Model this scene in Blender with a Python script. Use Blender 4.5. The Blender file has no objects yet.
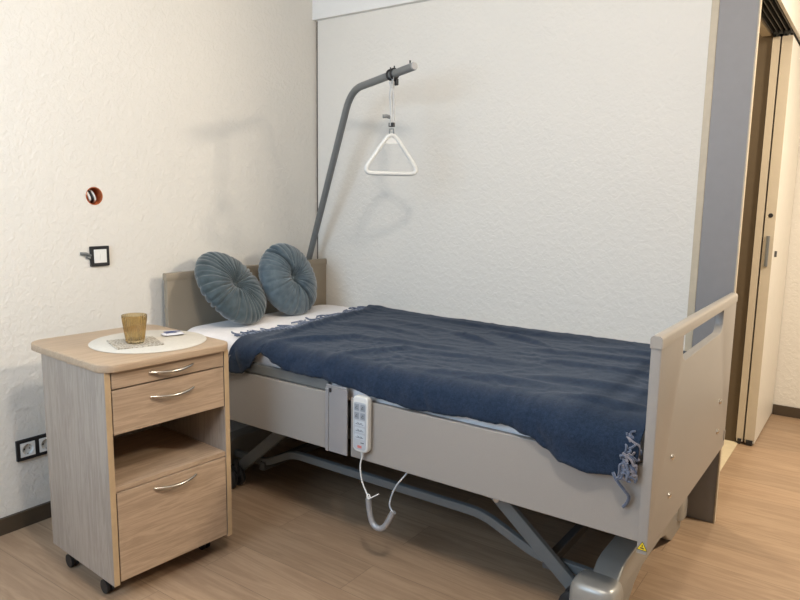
import bpy, bmesh, math, random
from mathutils import Vector, Matrix, noise
random.seed(7)
C = bpy.context.scene.collection
PI = math.pi

# ------------------------------------------------------------------ materials
def srgb(r, g, b):
    f = lambda c: (c/255/12.92) if c/255 <= .04045 else ((c/255+.055)/1.055)**2.4
    return (f(r), f(g), f(b), 1)

class NT:
    def __init__(s, name):
        s.m = bpy.data.materials.new(name); s.m.use_nodes = True
        s.t = s.m.node_tree; s.b = s.t.nodes['Principled BSDF']
    def n(s, typ, **kw):
        nd = s.t.nodes.new(typ)
        for k, v in kw.items():
            if k.startswith('i_'):
                key = k[2:].replace('_', ' ')
                nd.inputs[key].default_value = v
            else: setattr(nd, k, v)
        return nd
    def l(s, a, b): s.t.links.new(a, b)
    def coords(s, scale=(1,1,1), rot=(0,0,0), kind='Object'):
        tc = s.n('ShaderNodeTexCoord'); mp = s.n('ShaderNodeMapping')
        mp.inputs['Scale'].default_value = scale; mp.inputs['Rotation'].default_value = rot
        s.l(tc.outputs[kind], mp.inputs['Vector']); return mp.outputs['Vector']
    def ramp(s, fac, stops):
        r = s.n('ShaderNodeValToRGB'); e = r.color_ramp.elements
        e[0].position, e[0].color = stops[0]; e[1].position, e[1].color = stops[-1]
        for p, c in stops[1:-1]:
            x = e.new(p); x.color = c
        s.l(fac, r.inputs['Fac']); return r.outputs['Color']
    def bump(s, h, strength=.3, dist=.002, prev=None):
        b = s.n('ShaderNodeBump'); b.inputs['Strength'].default_value = strength
        b.inputs['Distance'].default_value = dist
        s.l(h, b.inputs['Height'])
        if prev: s.l(prev, b.inputs['Normal'])
        s.l(b.outputs['Normal'], s.b.inputs['Normal']); return b.outputs['Normal']

def plain(name, col, rough=.5, metal=0, noise_amt=.05, scale=30, bump=.0, spec=.5, **kw):
    t = NT(name); v = t.coords()
    nz = t.n('ShaderNodeTexNoise', i_Scale=scale, i_Detail=4.0); t.l(v, nz.inputs['Vector'])
    c0 = tuple(min(1, x*(1-noise_amt)) for x in col[:3])+(1,); c1 = tuple(min(1, x*(1+noise_amt)) for x in col[:3])+(1,)
    t.l(t.ramp(nz.outputs['Fac'], [(.3, c0), (.7, c1)]), t.b.inputs['Base Color'])
    t.b.inputs['Roughness'].default_value = rough; t.b.inputs['Metallic'].default_value = metal
    t.b.inputs['Specular IOR Level'].default_value = spec
    if bump: t.bump(nz.outputs['Fac'], bump, .001)
    for k, x in kw.items(): t.b.inputs[k.replace('_', ' ')].default_value = x
    return t.m

def wallpaper(name, col):
    t = NT(name); v = t.coords()
    n1 = t.n('ShaderNodeTexNoise', i_Scale=42.0, i_Detail=3.0, i_Roughness=.55, i_Distortion=.6); t.l(v, n1.inputs['Vector'])
    n2 = t.n('ShaderNodeTexNoise', i_Scale=110.0, i_Detail=2.0); t.l(v, n2.inputs['Vector'])
    vo = t.n('ShaderNodeTexVoronoi', i_Scale=55.0); vo.feature = 'SMOOTH_F1'; t.l(v, vo.inputs['Vector'])
    r = t.ramp(n1.outputs['Fac'], [(.42, (0,0,0,1)), (.62, (1,1,1,1))])
    m = t.n('ShaderNodeMixRGB', blend_type='MIX', i_Fac=.35); t.l(r, m.inputs[1]); t.l(n2.outputs['Fac'], m.inputs[2])
    m2 = t.n('ShaderNodeMixRGB', blend_type='MIX', i_Fac=.25); t.l(m.outputs[0], m2.inputs[1]); t.l(vo.outputs['Distance'], m2.inputs[2])
    big = t.n('ShaderNodeTexNoise', i_Scale=1.2, i_Detail=2.0); t.l(v, big.inputs['Vector'])
    c0 = tuple(x*.97 for x in col[:3])+(1,)
    t.l(t.ramp(big.outputs['Fac'], [(.3, c0), (.7, col)]), t.b.inputs['Base Color'])
    t.b.inputs['Roughness'].default_value = .85; t.b.inputs['Specular IOR Level'].default_value = .25
    t.bump(m2.outputs[0], .62, .0032)
    return t.m

def wood(name, ca, cb, axis='X', scale=1.0, rough=.45, planks=None, bump=.08):
    """grain stretched along one object axis"""
    t = NT(name)
    st = {'X': (1, 12, 12), 'Y': (14, 1, 14), 'Z': (16, 16, 1)}[axis]
    v = t.coords(tuple(x*scale for x in st))
    vec = v; brick = None
    if planks:
        tc = t.n('ShaderNodeTexCoord')
        brick = t.n('ShaderNodeTexBrick', offset=.37, i_Scale=1.0)
        brick.inputs['Brick Width'].default_value = planks[0]; brick.inputs['Row Height'].default_value = planks[1]
        brick.inputs['Mortar Size'].default_value = .0012; brick.inputs['Mortar Smooth'].default_value = .3
        brick.inputs['Color1'].default_value = (0, 0, 0, 1); brick.inputs['Color2'].default_value = (1, 1, 1, 1)
        brick.inputs['Mortar'].default_value = (.5, .5, .5, 1)
        t.l(tc.outputs['Object'], brick.inputs['Vector'])
        sc = t.n('ShaderNodeVectorMath', operation='SCALE'); sc.inputs['Scale'].default_value = 7.3
        t.l(brick.outputs['Color'], sc.inputs[0])
        ad = t.n('ShaderNodeVectorMath', operation='ADD'); t.l(v, ad.inputs[0]); t.l(sc.outputs[0], ad.inputs[1]); vec = ad.outputs[0]
    n1 = t.n('ShaderNodeTexNoise', i_Scale=1.6, i_Detail=6.0, i_Roughness=.6, i_Distortion=.9); t.l(vec, n1.inputs['Vector'])
    n2 = t.n('ShaderNodeTexNoise', i_Scale=9.0, i_Detail=5.0, i_Roughness=.7); t.l(vec, n2.inputs['Vector'])
    mm = t.n('ShaderNodeMath', operation='MULTIPLY'); mm.inputs[1].default_value = 9.0; t.l(n1.outputs['Fac'], mm.inputs[0])
    fr = t.n('ShaderNodeMath', operation='PINGPONG'); fr.inputs[1].default_value = 1.0; t.l(mm.outputs[0], fr.inputs[0])
    mx = t.n('ShaderNodeMixRGB', blend_type='MIX', i_Fac=.62); t.l(fr.outputs[0], mx.inputs[1]); t.l(n2.outputs['Fac'], mx.inputs[2])
    mid = tuple((a+b)/2 for a, b in zip(ca, cb))
    col = t.ramp(mx.outputs[0], [(.2, ca), (.5, mid), (.8, cb)])
    if planks:
        pm = t.ramp(brick.outputs['Color'], [(0, (.93, .93, .93, 1)), (1, (1.04, 1.03, 1.02, 1))])
        mu = t.n('ShaderNodeMixRGB', blend_type='MULTIPLY', i_Fac=1.0); t.l(col, mu.inputs[1]); t.l(pm, mu.inputs[2])
        dk = t.n('ShaderNodeMixRGB', blend_type='MIX'); t.l(mu.outputs[0], dk.inputs[1])
        dk.inputs[2].default_value = tuple(x*.72 for x in ca[:3])+(1,)
        t.l(brick.outputs['Fac'], dk.inputs['Fac']); col = dk.outputs[0]
    t.l(col, t.b.inputs['Base Color'])
    t.b.inputs['Roughness'].default_value = rough
    t.bump(n2.outputs['Fac'], bump, .001)
    return t.m

def fabric(name, col, col2, scale=300, rough=.95, sheen=.4, bump=.4, fuzz=25):
    t = NT(name); v = t.coords()
    n1 = t.n('ShaderNodeTexNoise', i_Scale=float(scale), i_Detail=3.0); t.l(v, n1.inputs['Vector'])
    n2 = t.n('ShaderNodeTexNoise', i_Scale=float(fuzz), i_Detail=6.0, i_Roughness=.7); t.l(v, n2.inputs['Vector'])
    mx = t.n('ShaderNodeMixRGB', i_Fac=.5); t.l(n1.outputs['Fac'], mx.inputs[1]); t.l(n2.outputs['Fac'], mx.inputs[2])
    t.l(t.ramp(mx.outputs[0], [(.35, col), (.68, col2)]), t.b.inputs['Base Color'])
    t.b.inputs['Roughness'].default_value = rough; t.b.inputs['Sheen Weight'].default_value = sheen
    t.b.inputs['Specular IOR Level'].default_value = .15
    t.bump(mx.outputs[0], bump, .002)
    return t.m

M = {}
M['wall'] = wallpaper('wall paper cream', (.76, .72, .65, 1))
M['wall_upper'] = wallpaper('wall paper upper', (.82, .80, .76, 1))
M['ceiling'] = plain('ceiling paint', (.55, .54, .52, 1), .9)  # off-camera ceiling, tone lowered to reduce bounced fill light
M['wall_dim'] = wallpaper('wall paper darkened', (.34, .32, .29, 1))  # off-camera walls, coloured darker to cut bounced light and deepen shadows
M['floor'] = wood('vinyl oak planks', srgb(144, 118, 94), srgb(170, 144, 117), 'X', .8, .42, planks=(1.25, .18))
M['floor_light'] = plain('pale tile', srgb(205, 190, 160), .5)
M['base'] = plain('dark skirting', srgb(72, 60, 46), .5)
M['gap'] = plain('dark gap', srgb(75, 66, 55), .9)
M['frame_beige'] = plain('beige lacquer', srgb(188, 174, 150), .5)
M['jamb_grey'] = plain('grey lacquer', srgb(134, 130, 128), .5, noise_amt=.02)
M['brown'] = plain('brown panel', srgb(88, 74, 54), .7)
M['leaf'] = plain('door leaf lacquer', srgb(224, 218, 206), .45, noise_amt=.02)
M['leaf_edge'] = plain('door leaf edge', srgb(194, 182, 162), .5, noise_amt=.02)
M['greige'] = plain('greige laminate', srgb(151, 145, 138), .42, noise_amt=.02, scale=400)
M['head'] = plain('headboard laminate', srgb(146, 134, 116), .45, noise_amt=.02, scale=400)
M['capm'] = plain('moulded edge strip', srgb(154, 147, 138), .38, noise_amt=.02)
M['alu'] = plain('light anodised aluminium', srgb(160, 159, 160), .35, metal=.3, noise_amt=.02)
M['steel'] = plain('grey painted steel', srgb(112, 114, 113), .4, metal=.1, noise_amt=.03)
M['steel_dark'] = plain('dark painted steel', srgb(84, 84, 84), .45, metal=.2)
M['silver'] = plain('silver plastic cover', srgb(160, 157, 150), .35, metal=.35, noise_amt=.02)
M['black'] = plain('black plastic', srgb(28, 28, 30), .5)
M['chrome'] = plain('satin nickel', srgb(205, 200, 190), .25, metal=1, noise_amt=.02)
M['white'] = plain('white plastic', srgb(232, 230, 224), .4, noise_amt=.01)
M['offwhite'] = plain('off white plastic', srgb(212, 211, 206), .35, noise_amt=.01)
M['strap'] = fabric('grey strap webbing', srgb(170, 170, 168), srgb(205, 204, 200), 500)
M['sheet'] = fabric('white sheet', srgb(228, 222, 218), srgb(245, 240, 238), 600, .9, .2, .1, 12)
M['blanket'] = fabric('blue wool', srgb(17, 30, 46), srgb(43, 57, 78), 420, 1, .12, .9, 90)
M['fringe'] = fabric('grey blue wool yarn', srgb(56, 66, 86), srgb(112, 120, 138), 300, 1, .5, .5, 60)
M['fringe_pale'] = fabric('pale wool yarn', srgb(104, 98, 102), srgb(142, 138, 144), 300, 1, .5, .5, 60)
M['velvet'] = fabric('petrol velvet', srgb(44, 56, 60), srgb(72, 86, 92), 40, .5, .5, .12, 9)
M['velvet_light'] = fabric('blue grey velvet', srgb(62, 76, 84), srgb(94, 108, 116), 40, .5, .5, .12, 9)
oakA, oakB = srgb(164, 140, 114), srgb(182, 157, 130)
M['oak_y'] = wood('oak laminate across', srgb(150, 127, 104), srgb(184, 158, 132), 'Y', 1.5)
M['oak_x'] = wood('oak laminate deep', oakA, oakB, 'Y', 1.3)
M['oak_z'] = wood('oak laminate upright', srgb(144, 130, 116), srgb(172, 158, 144), 'Z', 1.6)
M['oak_edge'] = plain('oak edging', srgb(178, 152, 118), .5, noise_amt=.06)
M['mat'] = plain('pale round placemat', srgb(204, 197, 184), .7, scale=120, noise_amt=.04)
M['hole'] = plain('orange wall box', srgb(176, 92, 48), .7, noise_amt=.2)
M['red'] = plain('red print', srgb(190, 110, 104), .5)
M['lcd'] = plain('grey keypad print', srgb(176, 180, 184), .5)
M['darkprint'] = plain('dark print', srgb(70, 74, 80), .6)
M['yellow'] = plain('yellow sticker', srgb(228, 200, 40), .5)
M['blueprint'] = plain('blue print', srgb(50, 70, 130), .5)
M['foil'] = plain('white foil packet', srgb(225, 225, 232), .3)

def coaster_mat():
    t = NT('patterned coaster'); v = t.coords()
    vo = t.n('ShaderNodeTexVoronoi', i_Scale=150.0); t.l(v, vo.inputs['Vector'])
    t.l(t.ramp(vo.outputs['Distance'], [(.15, srgb(96, 86, 74)), (.4, srgb(158, 148, 132)), (.7, srgb(196, 188, 174))]), t.b.inputs['Base Color'])
    t.b.inputs['Roughness'].default_value = .8; t.bump(vo.outputs['Distance'], .3, .001); return t.m
M['coaster'] = coaster_mat()
def amber():
    t = NT('amber ribbed glass'); v = t.coords()
    nz = t.n('ShaderNodeTexNoise', i_Scale=20.0); t.l(v, nz.inputs['Vector'])
    t.l(t.ramp(nz.outputs['Fac'], [(.3, srgb(222, 202, 160)), (.7, srgb(230, 212, 172))]), t.b.inputs['Base Color'])
    t.b.inputs['Roughness'].default_value = .06; t.b.inputs['Transmission Weight'].default_value = .96; t.b.inputs['IOR'].default_value = 1.35
    return t.m
M['amber'] = amber()

# ------------------------------------------------------------------ builders
def place(o, parent, origin):
    C.objects.link(o)
    if parent is not None: o.parent = parent
def obj(name, bm, mat, parent=None, smooth=True, angle=40, loc=None, bevel=None, kind=None, label=None):
    """bm holds world coordinates unless the parent is given; then coordinates are relative to the parent's top-level origin"""
    me = bpy.data.meshes.new(name)
    bmesh.ops.recalc_face_normals(bm, faces=bm.faces)
    bm.to_mesh(me); bm.free()
    if smooth:
        me.polygons.foreach_set('use_smooth', [True]*len(me.polygons))
        try: me.set_sharp_from_angle(angle=math.radians(angle))
        except Exception: pass
    o = bpy.data.objects.new(name, me); C.objects.link(o)
    mats = mat if isinstance(mat, list) else [mat]
    for m in mats: me.materials.append(m)
    if parent is not None: o.parent = parent
    if bevel:
        b = o.modifiers.new('bevel', 'BEVEL'); b.width = bevel; b.segments = 3; b.limit_method = 'ANGLE'; b.angle_limit = math.radians(40)
    if kind: o['kind'] = kind
    if label: o['label'] = label
    return o
def thing(name, label, cat, loc=(0,0,0), rotz=0, group=None):
    o = bpy.data.objects.new(name, None); C.objects.link(o); o.empty_display_size = .05
    o.location = loc; o.rotation_euler = (0, 0, rotz); o['label'] = label; o['category'] = cat
    if group: o['group'] = group
    return o
def tag(o, label, cat, group=None):
    o['label'] = label; o['category'] = cat
    if group: o['group'] = group
    return o
def box(bm, x0, x1, y0, y1, z0, z1, mi=0):
    vs = [bm.verts.new((x, y, z)) for x in (x0, x1) for y in (y0, y1) for z in (z0, z1)]
    for f in ((0,1,3,2), (4,6,7,5), (0,4,5,1), (2,3,7,6), (0,2,6,4), (1,5,7,3)):
        bm.faces.new([vs[i] for i in f]).material_index = mi
    return vs
def bxo(name, dims, mat, parent=None, bevel=None, **kw):
    bm = bmesh.new(); box(bm, *dims); return obj(name, bm, mat, parent, bevel=bevel, **kw)
def struct(name, dims, mat, bevel=None, parent=None):
    o = bxo(name, dims, mat, parent, bevel=bevel)
    if parent is None: o['kind'] = 'structure'
    return o
def catmull(pts, n=8):
    P = [Vector(p) for p in pts]; P = [2*P[0]-P[1]]+P+[2*P[-1]-P[-2]]; out = []
    for i in range(1, len(P)-2):
        for k in range(n):
            t = k/n; a, b, c, d = P[i-1:i+3]
            out.append(.5*((2*b)+(-a+c)*t+(2*a-5*b+4*c-d)*t*t+(-a+3*b-3*c+d)*t**3))
    out.append(P[-2]); return out
def fillet(pts, r, n=5):
    P = [Vector(p) for p in pts]; out = [P[0]]
    for a, b, c in zip(P, P[1:], P[2:]):
        p0 = b+(a-b).normalized()*r; p2 = b+(c-b).normalized()*r
        for k in range(n+1):
            u = k/n; out.append(p0*(1-u)**2+b*2*u*(1-u)+p2*u*u)
    out.append(P[-1]); return out
def tube(bm, pts, r, seg=10, closed=False, ry=None, flat=None):
    """sweep; r may be a list; ry gives an elliptical section; flat=(w,h) a rounded rectangular section"""
    P = [Vector(p) for p in pts]; n = len(P); rings = []
    up = Vector((0, 0, 1)); prev = None
    for i in range(n):
        if closed: T = (P[(i+1) % n]-P[i-1]).normalized()
        else: T = (P[min(i+1, n-1)]-P[max(i-1, 0)]).normalized()
        if prev is None:
            s = T.cross(up)
            if s.length < .05: s = T.cross(Vector((0, 1, 0)))
            s.normalize()
        else:
            s = (prev-T*prev.dot(T)).normalized()
        prev = s; u = s.cross(T)
        rr = r[i] if isinstance(r, (list, tuple)) else r
        ring = []
        if flat:
            w, h = flat; c = min(w, h)*.18
            for a, b in ((w-c, h), (w, h-c), (w, -h+c), (w-c, -h), (-w+c, -h), (-w, -h+c), (-w, h-c), (-w+c, h)):
                ring.append(bm.verts.new(P[i]+s*a+u*b))
        else:
            for k in range(seg):
                a = 2*PI*k/seg; ring.append(bm.verts.new(P[i]+s*math.cos(a)*rr+u*math.sin(a)*(ry or rr)))
        rings.append(ring)
    m = len(rings[0])
    for i in range(n if closed else n-1):
        A, B = rings[i], rings[(i+1) % n]
        for k in range(m): bm.faces.new((A[k], A[(k+1) % m], B[(k+1) % m], B[k]))
    if not closed:
        bm.faces.new(list(reversed(rings[0]))); bm.faces.new(rings[-1])
def cyl(bm, p0, p1, r, seg=20): tube(bm, [p0, p1], r, seg)
def lathe(bm, prof, cx=0, cy=0, seg=32, rib=None):
    rings = []
    for r, z in prof:
        if r < 1e-6: rings.append([bm.verts.new((cx, cy, z))]); continue
        rings.append([bm.verts.new((cx+(r+(rib(k, z, r) if rib else 0))*math.cos(2*PI*k/seg), cy+(r+(rib(k, z, r) if rib else 0))*math.sin(2*PI*k/seg), z)) for k in range(seg)])
    for A, B in zip(rings, rings[1:]):
        for k in range(seg):
            k2 = (k+1) % seg
            if len(A) == 1 and len(B) > 1: bm.faces.new((A[0], B[k2], B[k]))
            elif len(B) == 1 and len(A) > 1: bm.faces.new((A[k], A[k2], B[0]))
            elif len(A) > 1: bm.faces.new((A[k], A[k2], B[k2], B[k]))
def rrect(x0, x1, y0, y1, r, n=8):
    rs = r if isinstance(r, (list, tuple)) else [r]*4     # corners: x0y0, x1y0, x1y1, x0y1
    out = []
    for (cx, cy, a0), rr in zip(((x0, y0, PI), (x1, y0, 1.5*PI), (x1, y1, 0), (x0, y1, .5*PI)), rs):
        ccx = cx+(rr if cx == x0 else -rr); ccy = cy+(rr if cy == y0 else -rr)
        if rr < 1e-6: out.append((cx, cy)); continue
        for k in range(n+1):
            a = a0+.5*PI*k/n; out.append((ccx+rr*math.cos(a), ccy+rr*math.sin(a)))
    return out
def plate(name, loops, t0, t1, plane, mat, parent=None, bev=0, **kw):
    """extruded 2D shape with holes. plane 'YZ','XZ','XY': 2D axes; t0..t1 along the third axis"""
    cu = bpy.data.curves.new(name, 'CURVE'); cu.dimensions = '2D'; cu.fill_mode = 'BOTH'
    for lp in loops:
        sp = cu.splines.new('POLY'); sp.points.add(len(lp)-1); sp.use_cyclic_u = True
        for p, q in zip(sp.points, lp): p.co = (q[0], q[1], 0, 1)
    cu.extrude = abs(t1-t0)/2-bev; cu.bevel_depth = bev; cu.bevel_resolution = 2; cu.offset = -bev
    tmp = bpy.data.objects.new('tmp', cu); C.objects.link(tmp)
    dg = bpy.context.evaluated_depsgraph_get(); me = bpy.data.meshes.new_from_object(tmp.evaluated_get(dg))
    bpy.data.objects.remove(tmp)
    bm = bmesh.new(); bm.from_mesh(me); bpy.data.meshes.remove(me)
    tm = (t0+t1)/2
    for v in bm.verts:
        a, b, c = v.co
        if plane == 'YZ': v.co = (tm+c, a, b)
        elif plane == 'XZ': v.co = (a, tm+c, b)
        else: v.co = (a, b, tm+c)
    bmesh.ops.remove_doubles(bm, verts=bm.verts, dist=1e-5)
    return obj(name, bm, mat, parent, angle=30, **kw)
def circle(cx, cy, r, n=32): return [(cx+r*math.cos(2*PI*k/n), cy+r*math.sin(2*PI*k/n)) for k in range(n)]

# ------------------------------------------------------------------ the room
H = 2.55
struct('floor', (-.1, 4.7, -3.7, 1.9, -.05, 0), M['floor'])
struct('ceiling', (-.1, 4.7, -3.7, 1.9, H, H+.05), M['ceiling'])
wl = plate('wall_left', [[(-3.7, 0), (1.9, 0), (1.9, H), (-3.7, H)], circle(-1.308, 1.261, .033)], -.1, 0, 'YZ', M['wall']); wl['kind'] = 'structure'
struct('wall_back', (.013, 2.012, 0, .1, 0, 2.2), M['wall'])
struct('wall_back_upper', (0, 2.012, -.026, .1, 2.2, H), M['wall_upper']).name = 'wall_back_upper'
struct('trim_1', (0, .013, .006, .1, 0, 2.2), M['gap'])                       # dark open joint in the corner
struct('wall_right', (4.6, 4.7, -3.7, 1.9, 0, H), M['wall_dim'])
struct('wall_far', (2.0, 4.6, 1.765, 1.9, 0, H), M['wall'])
# front wall with a window opening (behind the camera)
wf = plate('wall_front', [[(-.1, 0), (4.7, 0), (4.7, H), (-.1, H)], [(.30, 1.15), (1.80, 1.15), (1.80, 2.30), (.30, 2.30)]], -3.7, -3.6, 'XZ', M['wall_dim']); wf['kind'] = 'structure'
wn = plate('window_1', [[(.30, 1.15), (1.80, 1.15), (1.80, 2.30), (.30, 2.30)], [(.35, 1.20), (1.02, 1.20), (1.02, 2.25), (.35, 2.25)], [(1.08, 1.20), (1.75, 1.20), (1.75, 2.25), (1.08, 2.25)]], -3.68, -3.62, 'XZ', M['white']); wn['kind'] = 'structure'
struct('baseboard_left', (0, .014, -3.6, -.001, 0, .063), M['base'])
struct('baseboard_back', (.014, 1.985, -.013, 0, 0, .063), M['base'])
struct('baseboard_far', (2.14, 4.6, 1.752, 1.765, 0, .062), M['base'])
# end of the partition: beige corner strip and the grey lining panel
struct('trim_2', (1.985, 2.012, -.012, 0, 0, 2.2), M['frame_beige'], bevel=.002)
struct('trim_3', (2.012, 2.1445, -.010, .010, 0, 2.5), M['jamb_grey'], bevel=.001)
struct('trim_4', (2.1445, 2.150, -.012, .012, 0, 2.5), M['frame_beige'], bevel=.001)
# side room behind the opening
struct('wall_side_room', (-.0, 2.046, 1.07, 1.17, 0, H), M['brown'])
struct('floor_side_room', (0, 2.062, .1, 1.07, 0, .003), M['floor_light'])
# header with the sliding track
bm = bmesh.new()
box(bm, 2.136, 2.152, .0, 1.765, 2.097, H)
hd = struct('trim_5', (2.137, 2.152, .1, 1.765, 2.097, H), M['leaf'], bevel=.002)
struct('trim_6', (2.0, 2.04, .1, 1.765, 2.09, H), M['frame_beige'])
bm.free(); bm = bmesh.new()
for x in (2.045, 2.066, 2.087, 2.108, 2.128): box(bm, x, x+.004, .1, 1.765, 2.10, 2.14)
box(bm, 2.04, 2.137, .1, 1.765, 2.14, 2.15)
tr = obj('trim_7', bm, M['steel_dark']); tr['kind'] = 'structure'

# two stacked sliding door leaves
def door_leaf(n, x0, x1, hw):
    d = bpy.data.objects.new('door_%d' % n, None); C.objects.link(d); d['kind'] = 'structure'
    d.location = (x0, 1.058, 0)
    L = lambda a: (a[0]-x0, a[1]-x0, a[2]-1.058, a[3]-1.058, a[4], a[5])
    bxo('door_panel', L((x0+.001, x1, 1.062, 1.76, .012, 2.08)), M['leaf'], d, bevel=.002)
    bxo('edge_strip', L((x0, x1, 1.056, 1.062, .03, 2.08)), M['leaf_edge'], d, bevel=.001)
    bxo('floor_guide', L((x0+.008, x1-.008, 1.05, 1.08, .004, .03)), M['black'], d, bevel=.002)
    b = bmesh.new(); cyl(b, (.5*(x1-x0), .03, 2.08), (.5*(x1-x0), .03, 2.105), .008); cyl(b, (.5*(x1-x0)-.02, .03, 2.108), (.5*(x1-x0)+.02, .03, 2.108), .012)
    obj('roller', b, M['steel'], d)
    if hw:
        xm = (x1-x0)/2
        b = bmesh.new(); cyl(b, (xm, -.004, 1.213), (xm, -.001, 1.213), .011); obj('lock_hole', b, M['black'], d)
        b = bmesh.new(); tube(b, [(xm-.002, -.005, .955+.0), (xm-.002, -.005, 1.11)], .008, 12); obj('pull', b, M['steel'], d)
        b = bmesh.new(); 
        tube(b, [((x1-x0)+.002, .085, 1.0), ((x1-x0)+.002, .085, 1.03)], .009, 12); obj('flush_handle', b, M['steel_dark'], d)
    return d
door_leaf(1, 2.050, 2.083, False)
door_leaf(2, 2.091, 2.138, True)

# ------------------------------------------------------------------ wall fittings
def wall_hole():
    t = thing('junction_box', 'round open junction box in the left wall with orange rim and loose cables inside', 'junction box', (0, -1.308, 1.261))
    b = bmesh.new(); seg = 32
    prof = [(.036, .0008), (.033, .0012), (.0325, -.045), (.0, -.045)]
    rings = [[b.verts.new((z, r*math.cos(2*PI*k/seg), r*math.sin(2*PI*k/seg))) for k in range(seg)] for r, z in prof[:-1]]
    for A, B in zip(rings, rings[1:]):
        for k in range(seg): b.faces.new((A[k], A[(k+1) % seg], B[(k+1) % seg], B[k]))
    b.faces.new(rings[-1]); obj('box_liner', b, M['hole'], t)
    for dy, c in ((-.020, 'white'), (-.007, 'black'), (.002, 'offwhite')):
        b = bmesh.new(); tube(b, catmull([(-.04, dy-.006, .026), (-.012, dy-.004, .014), (-.006, dy+.004, -.012), (-.03, dy+.010, -.024)]), .0048, 8)
        obj('cable', b, M[c], t)
wall_hole()
def light_switch():
    t = thing('light_switch', 'square light switch with black frame and white rocker on the left wall', 'light switch', (0, -1.300, 1.020))
    plate('frame', [rrect(-.0415, .0395, -.0405, .0405, .003), rrect(-.0275, .0275, -.0275, .0275, .001)], 0, .010, 'YZ', M['black'], t, bev=.001)
    for s in (-1, 1):
        b = bmesh.new(); y0, y1 = (-.0272, -.0002) if s < 0 else (.0002, .0272)
        box(b, .0, .011, y0, y1, -.0272, .0272); obj('rocker', b, M['white'], t, bevel=.0015)
    b = bmesh.new(); tube(b, [(.004, -.040, .004), (.006, -.058, .012), (.005, -.082, .014)], [.009, .009, .002], 8, ry=.006)
    tube(b, [(.005, -.044, -.004), (.008, -.060, .0)], [.008, .003], 8); obj('metal_clip', b, M['steel'], t)
light_switch()
def socket():
    t = thing('wall_socket', 'double power socket with black frame low on the left wall behind the bedside cabinet', 'socket', (0, -1.675, .262))
    W2 = .152
    plate('frame', [rrect(0, W2, 0, .081, .003), rrect(.013, .068, .013, .068, .001), rrect(.084, .139, .013, .068, .001)], 0, .010, 'YZ', M['black'], t, bev=.001)
    for y in (.0405, .1115):
        ins = plate('socket_insert', [rrect(y-.0272, y+.0272, .0133, .0677, .001), circle(y, .0405, .0205)], 0, .011, 'YZ', M['white'], t)
        b = bmesh.new(); seg = 28
        A = [b.verts.new((.011, y+.0205*math.cos(2*PI*k/seg), .0405+.0205*math.sin(2*PI*k/seg))) for k in range(seg)]
        B = [b.verts.new((.002, y+.0190*math.cos(2*PI*k/seg), .0405+.0190*math.sin(2*PI*k/seg))) for k in range(seg)]
        for k in range(seg): b.faces.new((A[k], A[(k+1) % seg], B[(k+1) % seg], B[k]))
        b.faces.new(B); obj('recess', b, M['offwhite'], ins)
        b = bmesh.new()
        for s in (-1, 1): cyl(b, (.0018, y+s*.0095, .0405), (.0028, y+s*.0095, .0405), .003, 12)
        obj('pin_hole', b, M['black'], ins)
        for s in (-1, 1):
            b = bmesh.new(); box(b, .002, .009, y-.002, y+.002, .0405+s*.0178-.0015, .0405+s*.0178+.0015); obj('earth_clip', b, M['chrome'], ins)
socket()

# ------------------------------------------------------------------ bedside cabinet
NX, NY, NR = .763, -1.757, -.065
def cabinet():
    t = thing('bedside_cabinet', 'light oak bedside cabinet on castors with two drawers, open shelf and bottom door', 'cabinet', (NX, NY, 0), NR)
    w, d, z0, z1 = .442, .415, .070, .748
    th = .018
    bxo('side_panel', (-d, 0, 0, th, z0, z1), M['oak_z'], t, bevel=.001)
    bxo('side_panel', (-d, 0, w-th, w, z0, z1), M['oak_z'], t, bevel=.001)
    for y in (0, w-th): bxo('edge_strip', (0, .0012, y, y+th, z0, z1), M['oak_edge'], t)
    bxo('back_panel', (-d, -d+.008, th, w-th, z0, z1), M['oak_z'], t)
    bxo('bottom_panel', (-d+.008, -.02, th, w-th, z0, z0+.018), M['oak_y'], t)
    bxo('shelf', (-d+.008, -.003, th, w-th, .370, .386), M['oak_y'], t, bevel=.001)
    bxo('divider', (-d+.008, -.02, th, w-th, .545, .558), M['oak_y'], t)
    tp = plate('worktop', [rrect(-.505, .020, -.013, w+.012, [.06, .055, .055, .06])], .748, .773, 'XY', M['oak_x'], t, bev=.004)
    def handle(p, z):
        b = bmesh.new(); y0, y1 = .145, .300; pts = []
        for k in range(17):
            u = k/16; pts.append((.003+.020*math.sin(PI*u)**.8, y0+(y1-y0)*u, z-.002-.006*math.sin(PI*u)))
        tube(b, pts, [.0035+.002*math.sin(PI*k/16) for k in range(17)], 10)
        obj('handle', b, M['chrome'], p)
    g = .004
    d1 = bxo('drawer', (-.017, .001, th+g, w-th-g, .6945, .7445), M['oak_y'], t, bevel=.001); handle(d1, .7265)
    d2 = bxo('drawer', (-.017, .001, th+g, w-th-g, .552, .6895), M['oak_y'], t, bevel=.001); handle(d2, .648)
    for z0_, z1_ in ((.70, .74), (.56, .66)):
        bxo('drawer_box', (-.40, -.017, th+.012, w-th-.012, z0_, z1_), M['oak_edge'], d1 if z0_ > .6 else d2)
    d3 = bxo('door', (-.017, .001, th+g, w-th-g, .078, .367), M['oak_y'], t, bevel=.001); handle(d3, .346)
    for x in (-.095, -.335):
        for y in (.03, w-.05):
            b = bmesh.new(); cyl(b, (x, y, .05), (x, y, .070), .008); box(b, x-.018, x+.018, y-.011, y+.011, .046, .052)
            c = obj('castor', b, M['black'], t)
            b = bmesh.new()
            for s in (-1, 1): tube(b, [(x-.008, y+s*.005, .023), (x-.008, y+s*.013, .023)], .023, 20)
            obj('wheel', b, M['black'], c)
    return t
cabinet()
ZT = .773
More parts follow.
